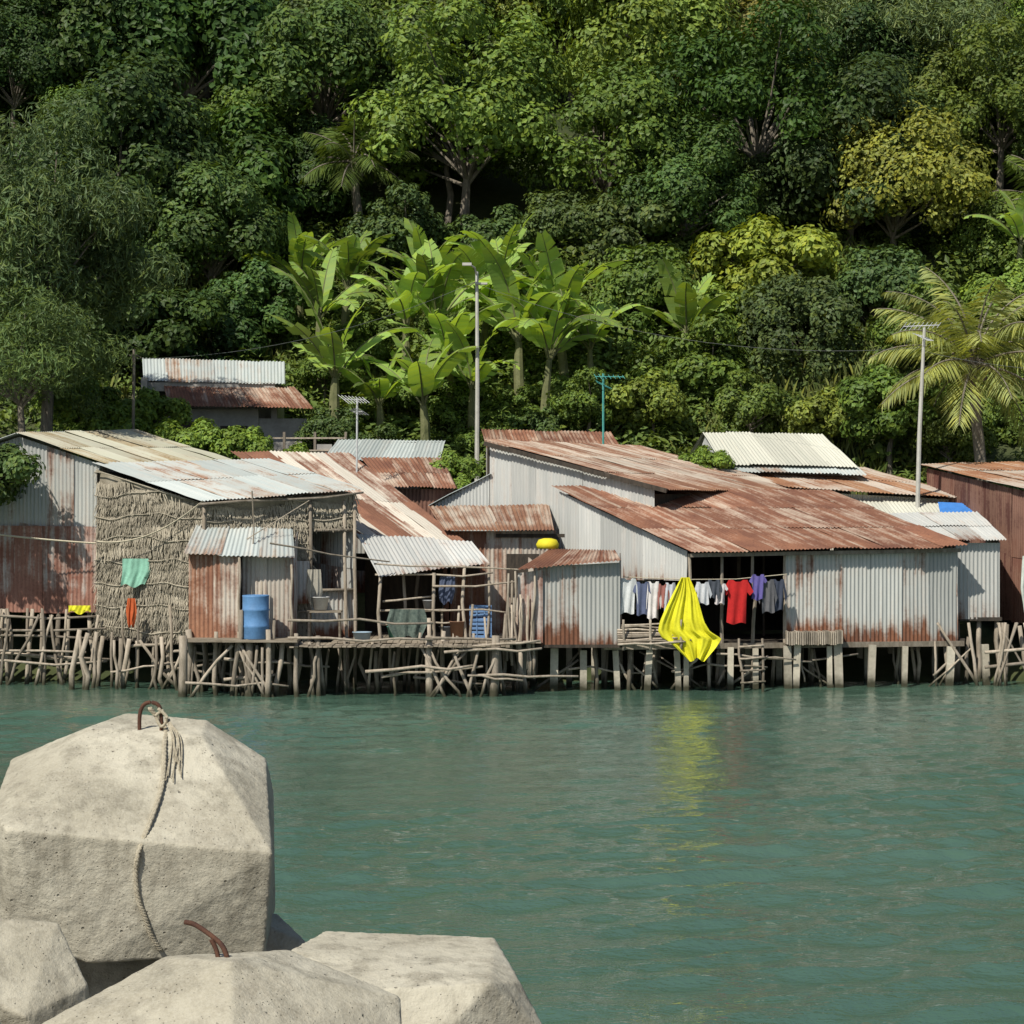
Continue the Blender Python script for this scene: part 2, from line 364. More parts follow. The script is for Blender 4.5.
T['s0']=make_tree('small_a',2.4,3,.85,34,340,.23,.145,low=-.8)
T['s1']=make_tree('small_b',2.4,3,.95,30,360,.27,.18,low=-.8)
def tree(nm,kind,X,Y,Zc,r,col,parent=None,sq=1.):
    me=T[kind]; R0,H0=(2.4,3.) if kind[0]=='s' else (4.,6.)
    s=r/R0; o=bpy.data.objects.new(nm,me); scene.collection.objects.link(o)
    o.location=(X,Y,Zc-H0*s*sq); o.scale=(s,s,s*sq); o.rotation_euler=(R_(-.06,.06),R_(-.06,.06),R_(0,6.28)); o.color=(*col,1)
    if parent:o.parent=parent
    return o
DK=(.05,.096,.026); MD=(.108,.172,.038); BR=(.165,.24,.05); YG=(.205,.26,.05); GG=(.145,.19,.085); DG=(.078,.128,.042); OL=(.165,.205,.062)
main=[('b1',60,40,95,120,DK),('b2',190,50,96,110,DK),('d1',105,185,87,110,DK),('b0',215,235,86,85,DG),('d0',305,70,99,95,DG),
('b1',465,125,91,120,BR),('b0',400,30,101,90,MD),('d0',610,150,90,100,MD),('d1',685,200,87,75,DG),('b1',570,30,101,100,BR),
('d0',700,50,101,95,MD),('b0',790,15,103,80,MD),('f0',905,50,98,110,GG),('b1',890,190,88,95,YG),('s1',765,268,84,62,YG),
('d0',815,345,81,85,DG),('s0',700,375,80,62,MD),('f1',800,130,95,75,OL),('b1',1000,110,93,85,MD),('b0',1015,250,88,70,MD),
('s0',640,300,83,60,MD),('s1',605,335,82,40,MD),('s0',870,300,82,60,DG),('s0',225,350,82,60,DK),('s1',140,330,80,60,DK),
('d1',310,190,92,60,DK),('s0',400,235,87.5,50,DG),('s1',620,235,87,52,DG),('s0',555,235,87.5,50,DG),('s1',500,245,88,45,DG),('s1',890,405,75,50,MD),('s1',830,420,76,38,BR),
('s0',750,410,76,44,MD),('s1',655,405,77,40,BR),('s0',590,400,76.5,34,MD),('s1',255,300,83,45,DG),('s0',1000,425,78,50,MD),('b2',260,130,93,65,MD),('s1',715,320,82,45,BR),('s0',930,330,79,50,MD),('d0',765,200,90,60,DG),('s0',950,440,74,40,MD),('s1',1015,300,82,45,BR)]
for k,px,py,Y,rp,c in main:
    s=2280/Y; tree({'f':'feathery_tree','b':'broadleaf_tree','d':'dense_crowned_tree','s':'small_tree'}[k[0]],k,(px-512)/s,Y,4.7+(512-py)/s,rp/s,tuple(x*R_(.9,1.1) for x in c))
tree('feathery_tree','f1',-14.3,69.5,12.3,3.4,(.105,.16,.068),sq=1.05)
tree('feathery_tree','f0',-14.7,67.8,9.2,2.8,(.11,.17,.063))
tree('small_tree','s0',-16.6,66.6,6.2,1.8,MD)
tree('small_tree','s1',-14.8,61.9,5.6,1.5,DG)
for X,Y,Z,r in ((-12.4,71,6.9,1.3),(-10.6,70.6,6.6,1.1),(-9.3,70.4,6.6,1.15),(-8.0,70.2,6.5,.95),(-11.6,72.5,7.6,1.2),(-6.7,71.5,6.1,.9),(-1.9,68.8,5.8,.85),(6.0,70,6.1,.75),(-13.4,71,8,1.1)):
    tree('leafy_shrub','s1',X,Y,Z,r,(.15,.235,.045))
fo=empty('hillside_forest')
y=88.5
while y<128:
    x=-27-y*.05
    while x<27+y*.05:
        X=x+R_(-1.8,1.8);Y=y+R_(-1.8,1.8)
        if not(Y<89.5 and -9<X<5):
            r=R_(2.5,4.5); c=random.choice([MD,MD,DG,DG,DK,DK,BR,OL,GG,BR]) 
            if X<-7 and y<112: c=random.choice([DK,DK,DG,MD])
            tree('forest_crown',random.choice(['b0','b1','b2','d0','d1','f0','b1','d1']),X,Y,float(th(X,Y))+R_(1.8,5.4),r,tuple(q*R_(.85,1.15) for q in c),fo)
        x+=R_(5.4,7.2)
    y+=5.1 if y<112 else 8
def blocked(x,y):
    return (-13.2<x<-6 and 73<y<79.5) or (5.5<x<11.2 and y<75.5) or (-6<x<4 and y<75)
VV=[];FF=[];TT=[];n=0
for i in range(2500):
    if i<1500: x=R_(-24,24);y=R_(67.5,91)
    else: x=R_(-8.5,7);y=R_(75,90)
    if blocked(x,y) or (y<72 and abs(x)<13.5): continue
    r=R_(.3,.95); z=float(th(x,y))+r*.45; m_=int(95*(r/.7)**2)+16
    e=unit(rng.normal(size=(m_,3))+np.array([0,0,.5])); P=np.array([x,y,z])+e*r*rng.uniform(.4,1.1,(m_,1))*np.array([1,1,R_(.6,1.5)])
    L=R_(.16,.36); V,F=leaves(P,e+np.array([0,-.1,.6]),L,L*R_(.35,.65),.5,0)
    VV.append(V);FF.append(F+n);n+=len(V);TT.append(np.clip(R_(.1,.9)*.65+rng.uniform(0,1,m_)*.4,0,1))
o=build('undergrowth',np.vstack(VV),np.vstack(FF),LEAF,tint=np.concatenate(TT)); o.color=(.11,.165,.042,1)
m_=14000; gx=rng.uniform(-14,14,m_);gy=rng.uniform(73,89,m_); keep=~np.array([blocked(a,b) for a,b in zip(gx,gy)]); gx=gx[keep];gy=gy[keep];m_=len(gx)
P=np.stack([gx,gy,th(gx,gy)],1); hgt=rng.uniform(.3,1.1,m_)[:,None]; az=rng.uniform(0,6.28,m_); sd_=np.stack([np.cos(az),np.sin(az),0*az],1)
ln=np.stack([np.cos(az*3),np.sin(az*3),0*az],1)*.35
V=np.stack([P-sd_*.025,P+sd_*.025,P+sd_*.025+ln*hgt*.5+np.array([0,0,1])*hgt*.7,P+ln*hgt*1.1+np.array([0,0,1])*hgt],1).reshape(-1,3)
o=build('tall_grass',V,np.arange(4*m_).reshape(m_,4),LEAF,tint=rng.uniform(.2,1,m_)); o.color=(.15,.18,.06,1)

# banana plants
BAN=leafmat('banana_leaf',.35,(1.25,1.12,.75)); STEM=mottled('banana_stem',(.1,.11,.045),(.2,.2,.1),3,.7,.3)
def banana_mesh(nm,h=3.,nl=9,Lm=2.3):
    V=[];F=[];t=[];S=Acc(); S.tube([(0,0,-1.8),(.03,0,h*.5),(0,.03,h)],[.2,.16,.11],8)
    n=0
    for i in range(nl):
        az=i*2.4+R_(-.3,.3); L=Lm*R_(.75,1.15); e0=math.radians(R_(50,80)) ; cv=math.radians(R_(25,85)); wd=R_(.36,.48)
        if i<2: e0=math.radians(R_(78,88));cv=R_(.3,.8)
        K=24; p=np.array([0,0,h-.1]); hz=np.array([math.cos(az),math.sin(az),0]); pr=np.array([-math.sin(az),math.cos(az),0])
        roll=R_(-.5,.5)
        pts=[p.copy()]; nr=[]
        for k in range(K):
            e=e0-cv*(k/K)**1.5*1.4; d=hz*math.cos(e)+np.array([0,0,math.sin(e)]); nr.append(-hz*math.sin(e)+np.array([0,0,math.cos(e)])); p=p+d*L/K; pts.append(p.copy())
        S.tube(pts,np.linspace(.045,.01,K+1),4)
        base=R_(.4,.95); nr.append(nr[-1])
        if i==nl-1: base=.05
        for sgn in(-1,1):
            fold=R_(.0,.35)*random.choice((1,1,-1))+roll*sgn; tear=0.
            def prof(k): 
                u=(k-3)/(K-3); return wd*max(.02,math.sin(math.pi*min(.975,max(0,u)**.75)))**.45 if u>0 else .03
            for k in range(3,K):
                newtear=random.random()<.26
                if newtear: tear=R_(-.6,.15)
                a=fold+tear
                q=pr*sgn*math.cos(a)+nr[k]*math.sin(a); seg=pts[k+1]-pts[k]; fw=unit(seg)*.14
                A=pts[k];B=pts[k+1]; g=.5 if newtear else .0
                V+= [A,B,B+q*prof(k+1)+fw,A+q*prof(k)+fw+seg*g]; F.append([n,n+1,n+2,n+3]); n+=4; t.append(min(1,max(0,base+R_(-.08,.08))))
    V=np.array(V);tv=np.vstack(S.V);tf=np.vstack(S.F)
    return build(nm,np.vstack([V,tv]),np.vstack([np.array(F),tf+len(V)]),[BAN,STEM],tint=np.concatenate([t,np.concatenate(S.t)]),mi=np.concatenate([np.zeros(len(F)),np.ones(len(tf))]),link=False)
BM=[banana_mesh('banana_%d'%i,1.1+.15*i,8+i%3,2.75+.15*i) for i in range(6)]
for i,(px,py,Y,sc) in enumerate([(335,378,75.6,1.15),(425,405,75.4,1.05),(440,322,79.6,1.1),(520,342,78.5,1.15),(565,328,79.6,1.1),(483,322,81,1.05),(690,335,80.6,1.),(345,288,83,.95),(300,285,84.5,.9),(472,390,76.8,.85),(405,328,79.2,1.0),(545,360,77.6,.95),(380,405,76,.85),(450,360,78,1.),(318,318,80.5,.9),(1018,245,84,.8),(500,290,83.3,.95),(590,350,79,.8),(430,280,84,.9)]):
    s=2280/Y; me=BM[i%6]; h=1.1+.15*(i%6); sc*=.97; X=(px-512)/s; Z=4.7+(512-py)/s
    o=bpy.data.objects.new('banana_plant',me); scene.collection.objects.link(o)
    o.location=(X,Y,Z-h*sc); o.scale=(sc,)*3; o.rotation_euler=(R_(-.1,.1),R_(-.1,.1),R_(0,6.28)); q_=R_(.85,1.15); o.color=(.22*q_,.33*q_,.085*q_,1)
    if px<1000: tree('leafy_shrub',random.choice(('s0','s1')),X+R_(-.6,.6),Y-R_(.1,.4),Z-h*sc-.75,R_(.9,1.25),random.choice((MD,DG,MD)))

def palm(nm,X,Y,Zc,base,Lf=3.2,nf=24,col=(.13,.16,.05)):
    S=Acc(); S.tube([(X+.5,Y,base-1),(X+.25,Y,base+(Zc-base)*.4),(X+.05,Y,base+(Zc-base)*.75),(X,Y,Zc)],[.24,.19,.17,.19],10)
    V=[];F=[];t=[];n=0
    for i in range(nf):
        az=i*2.399; f=i/nf; e0=math.radians(84-100*f+R_(-8,8)); cv=math.radians(R_(45,80)); L=Lf*R_(.85,1.1); K=30
        hz=np.array([math.cos(az),math.sin(az),0]); pr=np.array([-math.sin(az),math.cos(az),0]); p=np.array([X,Y,Zc]); pts=[p.copy()]
        for k in range(K):
            e=e0-cv*(k/K)**1.2; d=hz*math.cos(e)+np.array([0,0,math.sin(e)]); p=p+d*L/K; pts.append(p.copy())
        S.tube(pts,np.linspace(.05,.012,K+1),4); b=R_(.3,.9)
        for k in range(3,K):
            fw=unit(pts[k+1]-pts[k]); ll=.95*math.sin(math.pi*((k-1)/K)**.8*.93+.15)+.15
            for sg in(-1,1):
                for sub in(0,.5):
                    dn=unit(pr*sg*R_(.6,.9)+fw*.6+np.array([0,0,-R_(.2,.8)])); a=pts[k]+(pts[k+1]-pts[k])*sub
                    tip=a+dn*ll*R_(.8,1.1)+np.array([0,0,-.1*ll]); mid=(a+tip)/2+np.array([0,0,.05])
                    V+=[a,mid+fw*.036,tip,mid-fw*.036]; F.append([n,n+1,n+2,n+3]);n+=4;t.append(min(1,max(0,b+R_(-.25,.25))))
    for i in range(7):
        a=i*.9; S.lathe((X+.28*math.cos(a),Y+.28*math.sin(a),Zc-.45-R_(0,.15)),[(.01,0),(.1,.05),(.13,.14),(.1,.24),(.01,.29)],8)
    V=np.array(V);tv=np.vstack(S.V);tf=np.vstack(S.F)
    o=build(nm,np.vstack([V,tv]),np.vstack([np.array(F),tf+len(V)]),[BAN,BARK],tint=np.concatenate([t,np.concatenate(S.t)]),mi=np.concatenate([np.zeros(len(F)),np.ones(len(tf))])); o.color=(*col,1)
palm('coconut_palm',14.5,71.5,9.3,3.2,3.6,30,(.27,.31,.12))
palm('coconut_palm',20.6,87,16.3,13,2.8,18,(.14,.2,.05))
palm('coconut_palm',-6.2,89.5,18.4,14,2.6,16,(.1,.15,.04))

# ------------------------------------------------------------ houses
H=empty('corrugated_shack')
cwall('front_wall',(-13.6,63),(-11.3,62.6),2.05,6.78,6.02,GALV,H)
cwall('front_wall_left',(-16.2,63.4),(-13.6,63),2.05,5.95,6.78,GALV,H)
cwall('lower_sheet',(-16.2,63.33),(-11.35,62.53),1.95,4.35,4.3,PINK,H,course=3)
cwall('side_wall',(-11.3,62.65),(-8.4,68.4),2.05,5.98,6.1,GALV,H)
corr('roof_right',(-11.15,62.4,6.03),(-8.1,68.5,6.17),(-11.4,69.2,7.18),(-13.65,62.7,6.86),ROOFYEL,H)
corr('roof_left',(-16.5,63.2,5.9),(-14.2,69.6,6.2),(-11.4,69.2,7.18),(-13.65,62.7,6.86),ROOFGREY,H)
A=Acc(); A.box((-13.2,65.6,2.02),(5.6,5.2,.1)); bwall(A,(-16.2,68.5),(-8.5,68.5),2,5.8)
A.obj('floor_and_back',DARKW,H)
A=Acc()
for i in range(34):
    x=R_(-16.5,-11.2);y=R_(61.9,63.4); A.stick((x+R_(-.3,.3),y,-.9),(x+R_(-.1,.1),y+R_(-.2,.2),2.05),R_(.035,.08))
for i in range(7):
    z=R_(.6,1.9); A.stick((-16.6,62.3+R_(-.3,.3),z+R_(-.2,.2)),(-11.2+R_(-.4,.4),62+R_(-.3,.3),z+R_(-.3,.3)),.04)
for i in range(7):
    x=R_(-15,-11.5); A.stick((x,61.9,-.5),(x+R_(-1.3,1.3),62.1,1.9),.045)
A.obj('stilts',WOOD,H,True)

H=empty('thatched_hut')
C1=(-11.37,62.5);C2=(-8.08,60);C3=(-4.2,61);C4=(-7.3,64.6)
def lp(a,b,t): return (a[0]+(b[0]-a[0])*t,a[1]+(b[1]-a[1])*t)
thatch('side_wall_thatch',C1,C2,1.25,5.85,4.9,H)
D1=lp(C2,C3,.70);D2=lp(C2,C3,.93)
thatch('front_wall_thatch',C2,D1,1.35,4.92,5.12,H)
thatch('wall_over_door',D1,C3,4.3,5.1,5.2,H)
cwall('sill_sheet',D1,C3,1.35,2.6,2.6,GALV,H)
cwall('grey_panel',lp((C2[0],C2[1]-.2),(C3[0],C3[1]-.2),.54),lp((C2[0],C2[1]-.2),(C3[0],C3[1]-.2),.70),2.3,3.4,3.4,GALVC,H)
corr('roof',(-8.15,59.65,4.98),(-3.95,60.7,5.32),(-6.9,65,6.2),(-11.5,62.45,6.04),ROOFGREY,H,ragged=.12)
cwall('right_wall',C3,C4,1.3,5.2,5.9,GALV,H)
A=Acc(); bwall(A,C1,C4,1.3,5.8); bwall(A,lp(C2,C3,.5),(-6.6,62.5),1.3,4.9)
A.add([(C1[0],C1[1],1.3),(C2[0],C2[1],1.3),(C3[0],C3[1],1.3),(C4[0],C4[1],1.3),(C1[0],C1[1],1.2),(C2[0],C2[1],1.2),(C3[0],C3[1],1.2),(C4[0],C4[1],1.2)],[[0,1,2,3],[7,6,5,4],[0,4,5,1],[1,5,6,2]])
A.obj('floor_and_back',DARKW,H)
A=Acc()
for p in (C2,D1,D2,C3): A.stick((p[0],p[1]-.15,-.8),(p[0],p[1]-.13,5.),.055)
A.beam((D1[0],D1[1]-.1,4.22),(C3[0],C3[1]-.1,4.22),.07,.08); A.beam((D1[0],D1[1]-.1,2.62),(C3[0],C3[1]-.1,2.62),.09,.08)
A.stick((-8.2,59.62,4.9),(-3.95,60.65,5.22),.035)
A.obj('frame',WOOD,H,True)

H=empty('rusty_outhouse')
cwall('front_wall',(-8.35,58.9),(-7.0,58.75),1.45,3.7,3.62,RUSTWALL,H,pw=.6,course=3)
cwall('front_wall_recess',(-7.0,59.15),(-5.75,59.1),1.45,3.6,3.55,RUSTWALL,H,pw=.6,course=3)
cwall('side_wall_l',(-8.35,58.9),(-8.3,60.2),1.45,3.7,4.2,RUSTWALL,H)
cwall('side_wall_r',(-5.75,59.1),(-5.7,60.4),1.45,3.6,4.2,PINK,H)
corr('roof',(-8.45,58.6,3.62),(-5.6,58.75,3.55),(-5.8,60.3,4.25),(-8.3,60.1,4.38),ROOFGREY,H)
A=Acc(); A.box((-7.0,59.1,1.42),(3.0,2.0,.08)); A.box((-6.4,58.3,1.42),(1.9,.9,.06)); A.obj('floor',PLANK,H)
A=Acc()
for x,y in((-8.35,58.8),(-7.6,58.6),(-7.0,58.6),(-6.2,58.),(-5.75,58.95),(-5.5,58.1)):
    A.stick((x+R_(-.1,.1),y,-.8),(x,y,R_(1.5,1.75)),R_(.06,.1))
for x,y,z in((-7.02,58.68,3.55),(-5.7,58.85,3.5),(-6.45,58.8,2.9)): A.stick((x,y,1.4),(x,y,z),.04)
A.obj('posts',WOOD,H,True)
A=Acc(); A.lathe((-6.55,58.3,1.45),[(.0,0),(.33,0),(.35,.03),(.34,.3),(.36,.33),(.34,.36),(.34,.72),(.36,.75),(.34,.78),(.34,1.08),(.35,1.12),(.31,1.13),(.3,1.06),(0,1.06)],28)
A.obj('blue_barrel',flat('blue_plastic',(.11,.24,.45),.5),None,True)

H=empty('striped_roof_shack')
corr('roof',(-3.93,61,3.86),(-.73,61.5,3.5),(-4.75,67,6.42),(-8.4,68,6.5),ROOFSTRIPE,H,pw=.4,course=4.)
corr('awning',(-3.5,59.75,3.02),(-.6,60.15,3.36),(-1.1,61.7,3.92),(-4.2,61.4,4.12),GALVC,H,pw=.9)
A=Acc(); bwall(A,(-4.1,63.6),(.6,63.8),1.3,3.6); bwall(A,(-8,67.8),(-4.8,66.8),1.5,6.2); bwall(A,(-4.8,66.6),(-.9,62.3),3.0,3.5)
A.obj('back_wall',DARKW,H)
A=Acc()
for i in range(34):
    x=-4.6+i*.16; A.box((x,61.3+R_(-.05,.05),1.33+R_(-.008,.008)),(.145,4.7,.04))
A.obj('deck_boards',PLANK,H)
A=Acc()
for x,y,z in((-3.45,59.85,3.0),(-2.9,60.6,3.2),(-2.05,60.0,3.1),(-1.25,60.1,3.3),(-.62,60.2,3.3),(.0,60.1,2.9),(-2.5,62.5,3.6)):
    A.stick((x+R_(-.08,.08),y,-.8),(x,y,z),R_(.04,.06))
for z,x0_,x1_ in((3.05,-3.6,-.5),(2.35,-3.4,-2.0),(2.1,-3.5,.1),(1.75,-3.5,-1.3),(2.75,-2.1,.1)):
    A.stick((x0_,59.95,z),(x1_,60.1,z+R_(-.15,.2)),.03)
A.obj('posts',WOOD,H,True)
A=Acc(); cx=-.83
for lv in range(2):
    z0=1.36+lv*.45
    for sgn in(-1,1):
        for k in range(4): A.box((cx,60.45+sgn*.2,z0+.05+k*.11),(.58,.02,.07),0,.5)
        for k in range(4): A.box((cx+sgn*.28,60.45,z0+.05+k*.11),(.02,.4,.07),0,.5)
    for a in(-.28,-.1,.1,.28): A.box((cx+a,60.24,z0+.21),(.03,.025,.42))
    A.box((cx,60.45,z0),(.58,.4,.02))
A.obj('fish_crate',flat('crate_blue',(.14,.25,.45),.5))
def basin(x,y,z,r,h,m,nm): 
    A=Acc(); A.lathe((x,y,z),[(0,0),(r*.75,0),(r,h),(r*1.08,h),(r*1.06,h+.015),(r*.95,h),(r*.7,.03),(0,.03)],18); A.obj(nm,m,None,True)
WH=flat('white_plastic',(.62,.62,.6),.5)
basin(-5.0,59.6,2.15,.22,.32,WH,'white_bucket'); basin(-2.6,60.3,1.36,.27,.2,WH,'wash_basin'); basin(-1.7,60.4,1.36,.22,.3,flat('grey_plastic',(.2,.22,.25)),'grey_bucket')
basin(-3.1,60.3,1.36,.2,.3,flat('green_plastic',(.08,.25,.2)),'green_bucket'); basin(-2.2,60.2,2.14,.16,.22,flat('pot_metal',(.35,.36,.37),.35),'cooking_pot')
basin(-1.45,60.1,1.36,.2,.45,flat('clay',(.25,.14,.09)),'water_jar'); basin(-3.9,59.3,1.31,.24,.26,flat('pale_blue_plastic',(.3,.4,.48)),'wash_basin')
A=Acc(); A.box((-2.4,60.4,2.1),(1.3,.6,.05))
for a in(-.55,.55):
    for b in(-.22,.22): A.box((-2.4+a,60.4+b,1.72),(.05,.05,.74))
A.obj('wooden_table',PLANK)
A=Acc(); A.box((-4.9,59.65,2.1),(.9,.5,.05))
for a in(-.4,.4): A.box((-4.9+a,59.65,1.7),(.05,.4,.76))
A.obj('wooden_shelf',PLANK)

H=empty('lean_to_shed')
corr('roof',(-1.85,62.4,4.2),(1.15,62.4,4.2),(1.05,65,4.9),(-2.4,65,4.86),ROOFRUST2,H)
cwall('front_wall',(-1.7,62.75),(1.2,62.75),1.35,4.18,4.18,RUSTWALL,H)
cwall('side_wall',(-1.75,62.75),(-2.2,65.3),1.35,4.15,4.7,PINK,H)
A=Acc(); A.box((-.3,63.6,1.3),(3.2,2.2,.08)); A.box((.5,62.68,4.05),(1.9,.05,.1)); A.box((.3,62.66,3.0),(.9,.04,1.1)); A.obj('floor_and_fascia',DARKW,H)

H=empty('corrugated_house')
cwall('front_wall',(-.64,66),(3.95,63),2.0,6.66,5.36,GALVC,H)
cwall('side_lean_wall',(-2.25,66.4),(-.64,66),2.0,4.93,5.78,GALVC,H)
corr('lean_roof',(-2.4,66.2,4.9),(-2.0,69,5.0),(-.5,69,5.9),(-.6,65.85,5.8),ROOFGREY,H)
corr('roof',(4.25,62.6,5.32),(9.2,69,5.3),(4.0,71.2,6.74),(-.8,65.85,6.78),ROOFRUST2,H)
A=Acc(); bwall(A,(3.9,63.1),(9,68.8),2,5.2); A.beam((-.8,65.8,6.68),(4.25,62.55,5.28),.06,.12); A.beam((-.7,66,4.4),(4,71.2,4.4),.06,4.4); A.obj('side_and_fascia',DARKW,H)

H=empty('stilt_house')
E1=(4.68,59.85,3.66);E2=(12.37,61.9,3.8);RR=(9.2,66,5.3);RL=(1.1,64,5.42)
corr('roof',E1,E2,RR,RL,ROOFRUST,H,ragged=.12,course=1.9)
cwall('gable_wall',(1.35,63.95),(4.65,60.25),2.9,5.28,3.66,GALVC,H)
F1=(7.28,60.85);F2=(12.15,62.15)
cwall('front_wall',F1,F2,1.22,3.62,3.72,GALV,H,ragged=.12,course=3)
cwall('right_wall',F2,(9.3,66),1.25,3.7,5.15,GALV,H)
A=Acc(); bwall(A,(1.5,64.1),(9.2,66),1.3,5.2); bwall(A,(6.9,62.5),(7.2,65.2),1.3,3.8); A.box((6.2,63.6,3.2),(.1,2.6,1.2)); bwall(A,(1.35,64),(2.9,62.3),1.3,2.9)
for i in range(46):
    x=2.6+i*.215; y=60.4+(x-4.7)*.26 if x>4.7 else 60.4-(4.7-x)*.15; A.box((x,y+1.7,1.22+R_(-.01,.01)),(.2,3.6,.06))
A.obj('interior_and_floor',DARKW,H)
A=Acc(); A.beam((2.4,59.75,1.16),(4.7,60.15,1.16),.1,.14); A.beam((4.7,60.15,1.16),(12.3,62.1,1.12),.1,.14); A.beam((4.7,59.95,3.56),(12.2,62,3.66),.06,.1)
for t in(0,.34,.66,1): A.stick((lp((4.68,60.2),(7.28,60.85),t)[0],lp((4.68,60.2),(7.28,60.85),t)[1],1.2),(lp((4.68,60.2),(7.28,60.85),t)[0],lp((4.68,60.2),(7.28,60.85),t)[1],3.6),.05)
A.obj('edge_beams',WOOD,H)
A=Acc()
for px in (524,556,583,617,648,678,687,729,757,786,796,830,838,873,905,950,985):
    x=(px-512)/37.7; y=59.9 if x<4.7 else 59.9+(x-4.7)*.26
    x*= y/60.4; w_=R_(.13,.22); l=R_(-.09,.09)
    A.beam((x+l,y+.1,-1.),(x+R_(-.05,.05),y+.1,R_(1.05,1.2)),w_,w_*R_(.8,1.1))
for r in(1.6,3.4):
    for i in range(14):
        x=.6+i*.85+R_(-.2,.2); y=60+max(0,(x-4.7))*.26+r; A.beam((x,y,-1),(x,y,1.15),.16,.14)
A.obj('piles',POST,H)
A=Acc()
for i in range(22):
    x=R_(.3,12.6); y=60.05+max(0,(x-4.7))*.26+R_(-.1,.3); A.stick((x,y,R_(-.5,.3)),(x+R_(-1.5,1.5),y+.1,R_(.5,1.1)),R_(.025,.045))
for i in range(26):
    x=R_(.3,12.8); y=60.0+max(0,(x-4.7))*.26+R_(-.1,1.2); A.stick((x+R_(-.2,.2),y,-.8),(x,y,R_(1.0,1.3)),R_(.035,.07),.05)
for i in range(6):
    x=R_(.5,10); y=60.0+max(0,(x-4.7))*.26; A.stick((x,y,R_(.4,1.)),(x+R_(1.,2.4),y+.35,R_(.4,1.)),.03)
A.obj('cross_sticks',WOOD,H,True)
A=Acc(); 
for x in(6.0,6.62): A.stick((x+(.1 if x<6.2 else -.0),59.7,-.5),(x,60.3,1.35),.04)
for k in range(5): A.stick((6.0,59.78+k*.1,-.1+k*.31),(6.66,59.78+k*.1,-.06+k*.31),.03)
A.obj('wooden_ladder',WOOD,None,True)
H=empty('corrugated_annex')
cwall('front_wall',(.75,59.45),(2.82,59.6),1.22,3.28,3.38,GALV,H)
cwall('side_wall',(.45,60.6),(.75,59.45),1.25,3.5,3.28,RUSTWALL,H)
cwall('patch_sheet',(.15,59.5),(.8,59.38),1.3,3.1,3.2,PINK,H)
cwall('right_wall',(2.82,59.6),(2.9,61.2),1.25,3.38,3.6,GALV,H)
corr('roof',(.15,59.2,3.22),(2.85,59.35,3.44),(2.75,60.7,3.68),(1.0,60.7,3.7),ROOFRUST,H)
A=Acc(); A.box((1.6,60.3,1.2),(2.7,1.7,.08)); A.obj('floor',DARKW,H)
A=Acc()
for i in range(12): x=R_(-.15,.6); A.stick((x,59.3,R_(.2,1.)),(x+R_(-.1,.1),59.35,R_(1.8,3.3)),.035)
A.obj('leaning_poles',WOOD,H,True)
A=Acc(); A.lathe((.95,60.9,3.72),[(0,0),(.28,0),(.31,.12),(.24,.24),(.1,.28),(0,.28)],16); A.obj('yellow_float',flat('yellow_plastic',(.7,.6,.03)),None,True)

H=empty('grey_side_shed')
cwall('front_wall',(12.2,62.75),(13.45,62.9),1.8,3.85,3.85,GALVC,H)
cwall('side_wall',(13.45,62.9),(13.7,66),1.8,3.85,4.5,GALV,H)
corr('roof',(11.75,62.5,3.93),(13.6,62.7,3.93),(13.45,66,4.7),(10.9,66,4.66),GALVC,H)
A=Acc(); A.box((12.8,64.3,1.75),(1.4,3,.1)); A.obj('floor',DARKW,H)
A=Acc()
for x in(12.3,12.9,13.4): A.stick((x,63,-.8),(x,63,1.8),.08)
A.obj('stilts',WOOD,H,True)
H=empty('orange_roof_house')
corr('roof',(8.2,68.4,5.45),(13.9,68.2,5.1),(11.2,72.3,6.1),(6.5,72,6.2),ROOFORANGE,H)
corr('lower_roof',(9.6,67.4,4.62),(13.9,67.2,4.55),(13.8,68.6,5.0),(9.4,68.6,5.1),ROOFWHITE,H)
cwall('front_wall',(9,68.7),(13.8,68.7),2.,5.3,5.05,ROOFWHITE,H)
cwall('side_wall',(13.8,68.7),(11.3,72.3),2.,5.0,6.,GALV,H)
A=Acc(); A.add([(12.6,67.0,4.58),(13.85,66.95,4.53),(13.85,67.9,4.95),(12.7,68,5.0)],[[0,1,2,3]]); A.obj('blue_tarp',flat('tarp_blue',(.06,.22,.6),.4),H)
corr('grey_roof',(6.8,69.9,5.95),(10.9,69.9,5.85),(10.6,71.6,6.35),(6.4,71.6,6.4),ROOFGREY,H)
H=empty('brown_corrugated_house')
cwall('left_wall',(12.75,70),(15.1,62.9),1.6,6.05,5.05,BROWNWALL,H)
cwall('front_wall',(15.1,62.9),(20,63.2),1.6,5.05,5.1,BROWNWALL,H)
corr('roof',(15.0,62.5,5.12),(20.2,62.9,5.2),(17.2,70.6,6.25),(12.5,70.2,6.15),ROOFORANGE,H)
A=Acc(); A.box((17,66,1.55),(5,6.5,.1)); A.obj('floor',DARKW,H)
A=Acc()
for i in range(14): x=R_(13.2,18); y=R_(62,64); A.stick((x+R_(-.5,.5),y,-.8),(x,y,1.6),R_(.05,.08))
for i in range(12): x=R_(12.6,14.5); A.stick((x,61.6,-.3),(x+R_(-1.3,1.3),61.8,1.7),R_(.03,.05))
for z in(.5,.9): A.stick((12.8,61.7,z),(17,61.8,z+.2),.045)
A.obj('stilts',WOOD,H,True)
H=empty('pale_roof_house')
corr('roof_front',(6.5,70.4,6.2),(10.7,70.4,6.1),(9.95,73,7.2),(6.1,73,7.25),ROOFWHITE,H)
corr('roof_back',(5.6,75.4,6.2),(10.3,75.4,6.1),(9.95,73,7.2),(6.1,73,7.25),ROOFWHITE,H)
